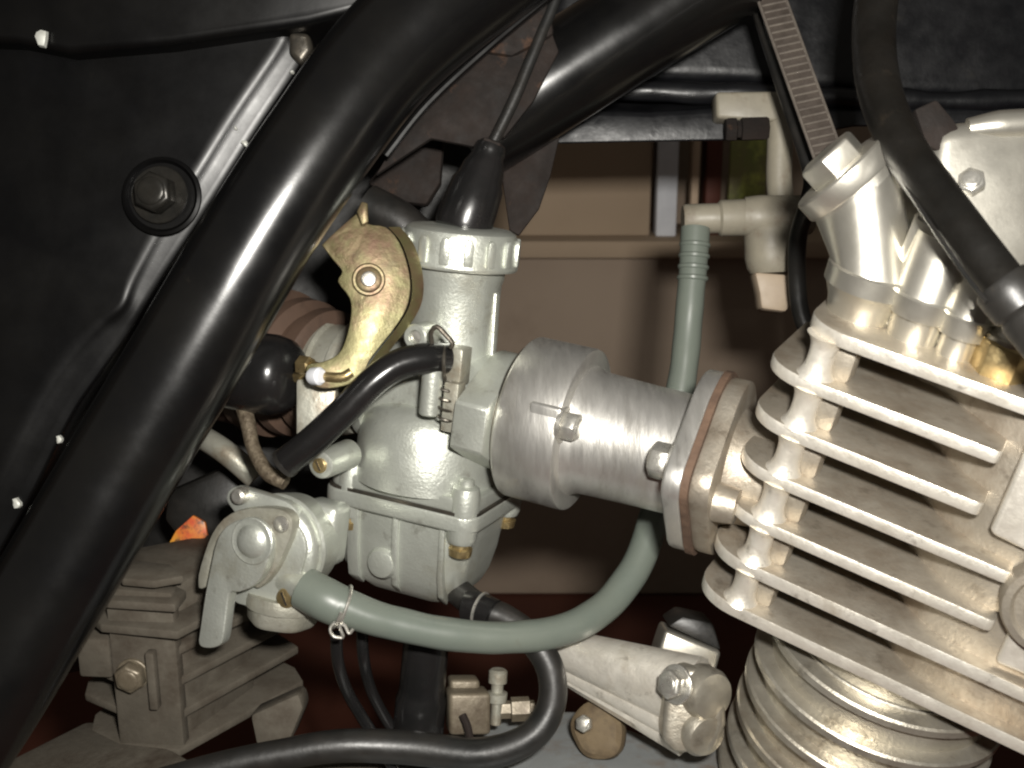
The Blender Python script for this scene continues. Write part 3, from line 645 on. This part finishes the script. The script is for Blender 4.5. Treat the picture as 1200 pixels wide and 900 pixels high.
# ================================================================== TANK, TANK TAP, STRAP, CABLES
t = thing('fuel_tank', 'black fuel tank underside with a bottom seam above the intake', 'fuel tank', P(900, 60, .47))
tk = [(640, -160), (1400, -160), (1400, 118), (1130, 122), (1020, 116), (880, 104), (760, 100), (700, 96), (640, 100)]
link('tank_shell', prism([P(x, y, .478) for x, y in tk], Dv(0, .45, 1) * .10, 9, 5), 'tank', t, sharp=60)
link('bottom_seam', prism([P(x, y, .466) for x, y in ((640, 128), (760, 132), (860, 126), (1000, 128), (1180, 124), (1400, 122), (1400, 140), (1180, 146), (1000, 150), (930, 164), (860, 166), (740, 168), (640, 170))], Dv(0, .45, 1) * .10, 2.2, 3), 'tank', t)
link('seam_roll', tube([P(600, 112, .472), P(700, 106, .470), P(800, 108, .468), P(920, 112, .468), P(1060, 118, .468), P(1250, 116, .468)], .0042, 16, 6, wob=.0016), 'tank', t)
t = thing('tank_fuel_tap', 'tan plastic tank fuel tap with a side outlet and elbow bracket', 'fuel tap', P(900, 260, .46))
link('outlet_tube', lathe(P(800, 257, .455), Dv(1, .03, 0), [(0, 5.4), (1, 6.0), (14, 6.0), (15, 7.2), (26, 7.4), (28, 6.6)], 32), 'tan', t)
link('tap_body', tube([P(872, 254, .455), P(890, 254, .4545), P(925, 254, .456), P(945, 252, .458)], [.0078, .0086, .0086, .0080], 30, 6), 'tan', t)
link('lower_cup', lathe(P(902, 264, .456), Dv(.05, -1, .06), [(0, 9.5), (2, 10.4), (13, 10.4), (17, 9.6), (19, 8.4), (19.2, 7)], 36), 'tan', t)
link('drain_spout', bev(prism([P(x, y, .450) for x, y in ((884, 318), (932, 322), (930, 350), (922, 366), (892, 362), (890, 344))], AWAY * .012), 1.6, 2), 'paletan', t)
link('upright_pipe', tube([P(917, 250, .460), P(913, 210, .461), P(914, 170, .461), P(914, 128, .461)], .0052, 22, 6), 'tan', t)
link('elbow_block', bev(prism([P(x, y, .456) for x, y in ((839, 107), (924, 106), (928, 140), (898, 142), (840, 138))], AWAY * .012), 1.6, 3), 'tan', t)
link('union_nut', lathe(P(850, 152, .455), Dv(1, .02, -.05), [(0, 4.6), (1, 5.0), (4, 5.0), (4.6, 3.8), (6, 3.8), (6.4, 5.0), (16, 5.0), (17, 4.4)], 6, rot=.4), 'rust', t)
link('side_arm', bev(prism([P(x, y, .452) for x, y in ((928, 232), (942, 238), (944, 288), (930, 300))], AWAY * .012), 1.2), 'tan', t)

t = thing('slotted_strap', 'slotted steel clamp strap hanging past the tank by the black lead', 'strap', P(930, 90, .41))
sa, sb2 = P(894, -30, .416), P(980, 208, .392)
sd = (sb2 - sa); sl = sd.length; sd.normalize(); sw = Dv(.93, .34, .1); sw = (sw - sd * sw.dot(sd)).normalized(); sn = sd.cross(sw)
if sn.dot(AWAY) > 0: sn = -sn
link('band', prism([sa - sw * .0050, sa + sw * .0050, sb2 + sw * .0050, sb2 - sw * .0050], -sn * .0012, .2, 1), 'strap', t)
for s in (-1, 1): link('edge_rail', tube([sa + sw * .0050 * s, sb2 + sw * .0050 * s], .0006, 8, 1, smooth=False), 'rung', t)
nr = 29
for k in range(nr):
    c = sa + sd * (sl * (k + .5) / nr) + sn * .0003
    link('rung', block(c, sw, sd, sn, 9.4, .9, 1.3, .25, 1), 'rung', t)
tag(link('black_cable', tube([P(876, -40, .430), P(894, 20, .428), P(916, 90, .424), P(936, 150, .420), P(952, 206, .416), P(946, 242, .418), P(936, 275, .424), P(934, 320, .432), P(940, 372, .436), P(965, 420, .436)], .0034, 16, 8), 'rubber', origin=P(930, 150, .42)), 'slim black cable running alongside the slotted strap', 'cable')

# ================================================================== THINGS BEHIND AND BELOW
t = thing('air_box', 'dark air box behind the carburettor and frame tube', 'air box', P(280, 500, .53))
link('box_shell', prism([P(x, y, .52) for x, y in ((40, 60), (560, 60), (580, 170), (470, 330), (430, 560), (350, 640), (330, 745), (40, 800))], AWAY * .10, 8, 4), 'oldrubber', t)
bx_ = -CX
link('intake_boot', lathe(cb(-47, 0, 0), bx_ + AWAY * .25, [(0, 21), (2, 24), (7, 24.5), (9, 22), (12, 22), (14, 26.5), (19, 27), (21, 24), (26, 24), (28, 29), (34, 29.5), (37, 27), (60, 28)], 48), 'brownrubber', t)
tag(link('rusty_bracket', bev(pxprism([(430, 214), (455, 182), (492, 160), (520, 162), (516, 214), (500, 240), (462, 236)], .44, 8, 0), 1.5), 'rust', origin=P(470, 200, .44)), 'crumpled rusty bracket behind the black throttle boot', 'bracket')
tag(link('black_conduit', tube([P(430, 240, .43), P(470, 262, .428), P(505, 300, .43), P(520, 340, .44)], .008, 20, 6), 'rubber', origin=P(470, 262, .43)), 'short black conduit behind the yellow choke lever', 'conduit')
tag(link('orange_label', prism([P(x, y, .436) for x, y in ((196, 640), (206, 622), (226, 604), (240, 612), (243, 628), (226, 642))], AWAY * .002, .3), 'orange', origin=P(220, 625, .45)), 'small orange and red label scrap above the dusty block', 'label')
tag(link('dull_rod', tube([P(225, 505, .44), P(262, 528, .43), P(300, 560, .43)], .0045, 16, 5), 'zinc_dirty', origin=P(262, 528, .43)), 'dull metal rod end peeping beside the frame tube', 'rod')
tag(link('rear_casting', bev(pxprism([(196, 575), (258, 548), (300, 580), (286, 620), (215, 640), (190, 610)], .455, 14, 0), 3), 'oldrubber', origin=P(240, 600, .45)), 'dark greasy casting lump behind the fuel tap', 'casting')

# finned dusty rectifier block
ZU = Vector((0, 0, 1))
t = thing('finned_rectifier', 'dusty grey brown finned metal block with a hex bolt', 'rectifier', P(210, 890, .372))
h0 = P(210, 886, .402); ZS = 1.06
def gp(x, y, z=0, f=0): return Pl(x, y, h0, ZU) + ZU * z * MM * ZS + Vector((0, -f * MM, 0))
full = [(108, 864), (140, 880), (210, 888), (356, 806), (346, 790), (300, 768), (170, 800), (112, 846)]
mid = [(104, 858), (140, 874), (214, 882), (352, 800), (318, 776), (170, 800), (108, 842)]
small = [(126, 860), (140, 874), (226, 884), (262, 860), (240, 830), (140, 840)]
tiny = [(138, 868), (150, 876), (226, 882), (238, 862), (200, 838), (150, 846)]
for k, (o, z) in enumerate(((full, 0), (mid, 12), (mid, 24), (mid, 35), (small, 45), (tiny, 54))):
    link('fin', prism([gp(x, y, z, 6 if k > 3 else 0) for x, y in o], ZU * .0032, .7, 2), 'dusty', t)
link('fin', prism([gp(x, y, 61, 2) for x, y in ((160, 864), (176, 852), (218, 858), (234, 876), (200, 884), (164, 880))], ZU * .003, .8, 2), 'dusty', t)
fa, fb = gp(143, 876), gp(232, 880)
fd = (fb - fa).normalized(); fn = fd.cross(ZU)
if fn.dot(AWAY) > 0: fn = -fn
link('front_plate', prism([fa + fn * .002, fb - fd * .004 + fn * .002, fb - fd * .004 + fn * .002 + ZU * .062, fa + fn * .002 + ZU * .063], -fn * .006, 1.2, 2), 'dusty', t)
link('core', prism([gp(x, y, 1) for x, y in ((160, 866), (222, 868), (300, 812), (260, 790), (170, 812))], ZU * .060, 2), 'dusty', t)
link('plate_rib', block(fa.lerp(fb, .56) + fn * .004 + ZU * .030, fd, ZU, fn, 3.2, 22, 4, .8), 'dusty', t)
link('side_lug', block(fa + ZU * .036 - fd * .006 - fn * .004, fd, ZU, fn, 12, 15, 12, 1.2), 'dusty', t)
bolt(t, fa.lerp(fb, .28) + fn * .003 + ZU * .031, fn, 5.4, 4.4, 'grime', 5.8, rot=.1)
link('leg_lug', bev(pxprism([(292, 838), (350, 812), (356, 830), (340, 870), (300, 876)], .415, 14, 0), 2), 'dusty', t)
tag(link('swingarm_plate', prism([Pl(x, y, P(60, 880, .40), ZU) for x, y in ((-20, 905), (100, 845), (145, 845), (240, 900), (300, 960), (-40, 980))], ZU * -.006, 1.5), 'dusty', origin=P(80, 880, .40)), 'flat dusty grey plate under the finned block', 'plate')

# crankcase and fittings on it
cz = P(700, 868, .425)
def cg(x, y, z=0): return Pl(x, y, cz, ZU) + ZU * z * MM
t = link('crankcase', prism([cg(x, y) for x, y in ((430, 905), (540, 846), (600, 828), (680, 830), (780, 866), (860, 874), (960, 905), (980, 1000), (380, 1000))], ZU * -.05, 4, 4), 'case', eng)
link('case_side', prism([cg(x, y) for x, y in ((430, 905), (500, 862), (380, 866), (260, 890), (240, 940), (400, 990))], ZU * -.03, 3, 3), 'dusty', t)
kp = cg(704, 878, 2)
kn = Dv(-.35, .25, -.90).normalized()
kb = link('round_plug', lathe(P(702, 856, .415), kn, [(-8, 7.5), (-4, 9.6), (0, 10.2), (3, 9.8), (4.6, 8), (5, 5)], 36, rfun=lambda t_, r_, a: r_ * (1 + .06 * math.sin(2 * a) + .03 * math.sin(5 * a))), 'ochre', t)
bolt(t, P(685, 848, .408), kn, 3.2, 2.4, 'steel')
fb_ = link('fitting_block', block(P(548, 832, .410), Dv(1, -.05, .2), UP, Dv(-.2, 0, 1), 15, 15, 12, 1.6, 3), 'grime', t)
link('fitting_cap', block(P(543, 803, .416), Dv(1, -.05, .2), UP, Dv(-.2, 0, 1), 11, 6, 9, 1.4, 3), 'grime', t)
link('fitting_wire', tube([P(542, 838, .402), P(548, 852, .400), P(552, 874, .400)], .0014, 10, 5), 'rust', t)
ns = P(581, 842, .414)
fs_ = link('bleed_screw', lathe(ns, Dv(.05, 1, -.05), [(-2, 2.0), (6, 2.0), (6.4, 3.6), (9.6, 3.8), (10, 2.2), (13, 2.2), (13.4, 3.4), (17.5, 3.4), (18.2, 2.6)], 20), 'zinc_dirty', t)
link('side_union', lathe(P(585, 832, .416), Dv(1, .02, .1), [(0, 3.2), (4, 3.2), (4.4, 4.4), (11, 4.4), (11.4, 3), (13, 3)], 6, rot=.4), 'grime', t)

# starter housing arm
t = thing('starter_motor', 'polished tapered aluminium starter housing with bolted end on the crankcase', 'starter', P(760, 850, .41))
sA, sB = P(640, 758, .425), P(812, 826, .392)
ax = (sB - sA).normalized(); L0 = (sB - sA).length * 1000
upv = Dv(.2, .9, -.3); upv = (upv - ax * upv.dot(ax)).normalized(); sdv = upv.cross(ax).normalized()
if sdv.dot(AWAY) > 0: sdv = -sdv
secs = []
for k in range(13):
    s = k / 12; h = 8.0 + 9.5 * s; d = 7 + 3.5 * s
    prof = [(-.2, 1.0), (.35, .93), (.75, .72), (.96, .42), (1.0, .08), (.92, -.22), (.80, -.30), (.86, -.42), (.84, -.60), (.70, -.68), (.74, -.78), (.55, -.98), (.0, -1.0), (-.9, -.9), (-1, 0), (-.8, .8)]
    secs.append([sA + ax * (L0 * s * MM) + sdv * (x * d * MM) + upv * (y * h * MM) for x, y in prof])
link('housing', loft(secs), 'head_edge', t, sharp=46)
bkx = P(818, 832, .388)
link('end_bracket', bev(prism([P(x, y, .380) for x, y in ((782, 800), (800, 782), (832, 786), (850, 800), (852, 850), (838, 884), (790, 884), (776, 868), (778, 832))], AWAY * .024), 2.6, 4), 'barrel', t, sharp=50)
link('end_boss', lathe(P(826, 812, .383), Dv(.5, -.1, -.86), [(-4, 9), (2, 9), (4.5, 7.8), (5.4, 5)], 36), 'barrel', t)
link('end_boss', lathe(P(822, 858, .383), Dv(.4, -.2, -.86), [(-4, 8), (1.5, 8), (3.6, 6.6), (4.2, 4)], 36), 'barrel', t)
bolt(t, P(791, 802, .3795), Dv(-.72, .15, -.68).normalized(), 5.0, 4.4, 'steel', 6.6, rot=.2)
link('square_lug', bev(prism([P(x, y, .412) for x, y in ((780, 738), (846, 764), (838, 792), (766, 780))], AWAY * .018), 1.6, 3), 'cover', t)
link('lug_cap', bev(prism([P(x, y, .414) for x, y in ((782, 734), (800, 722), (836, 730), (846, 764))], AWAY * .02), 1.5, 2), 'rubber', t)
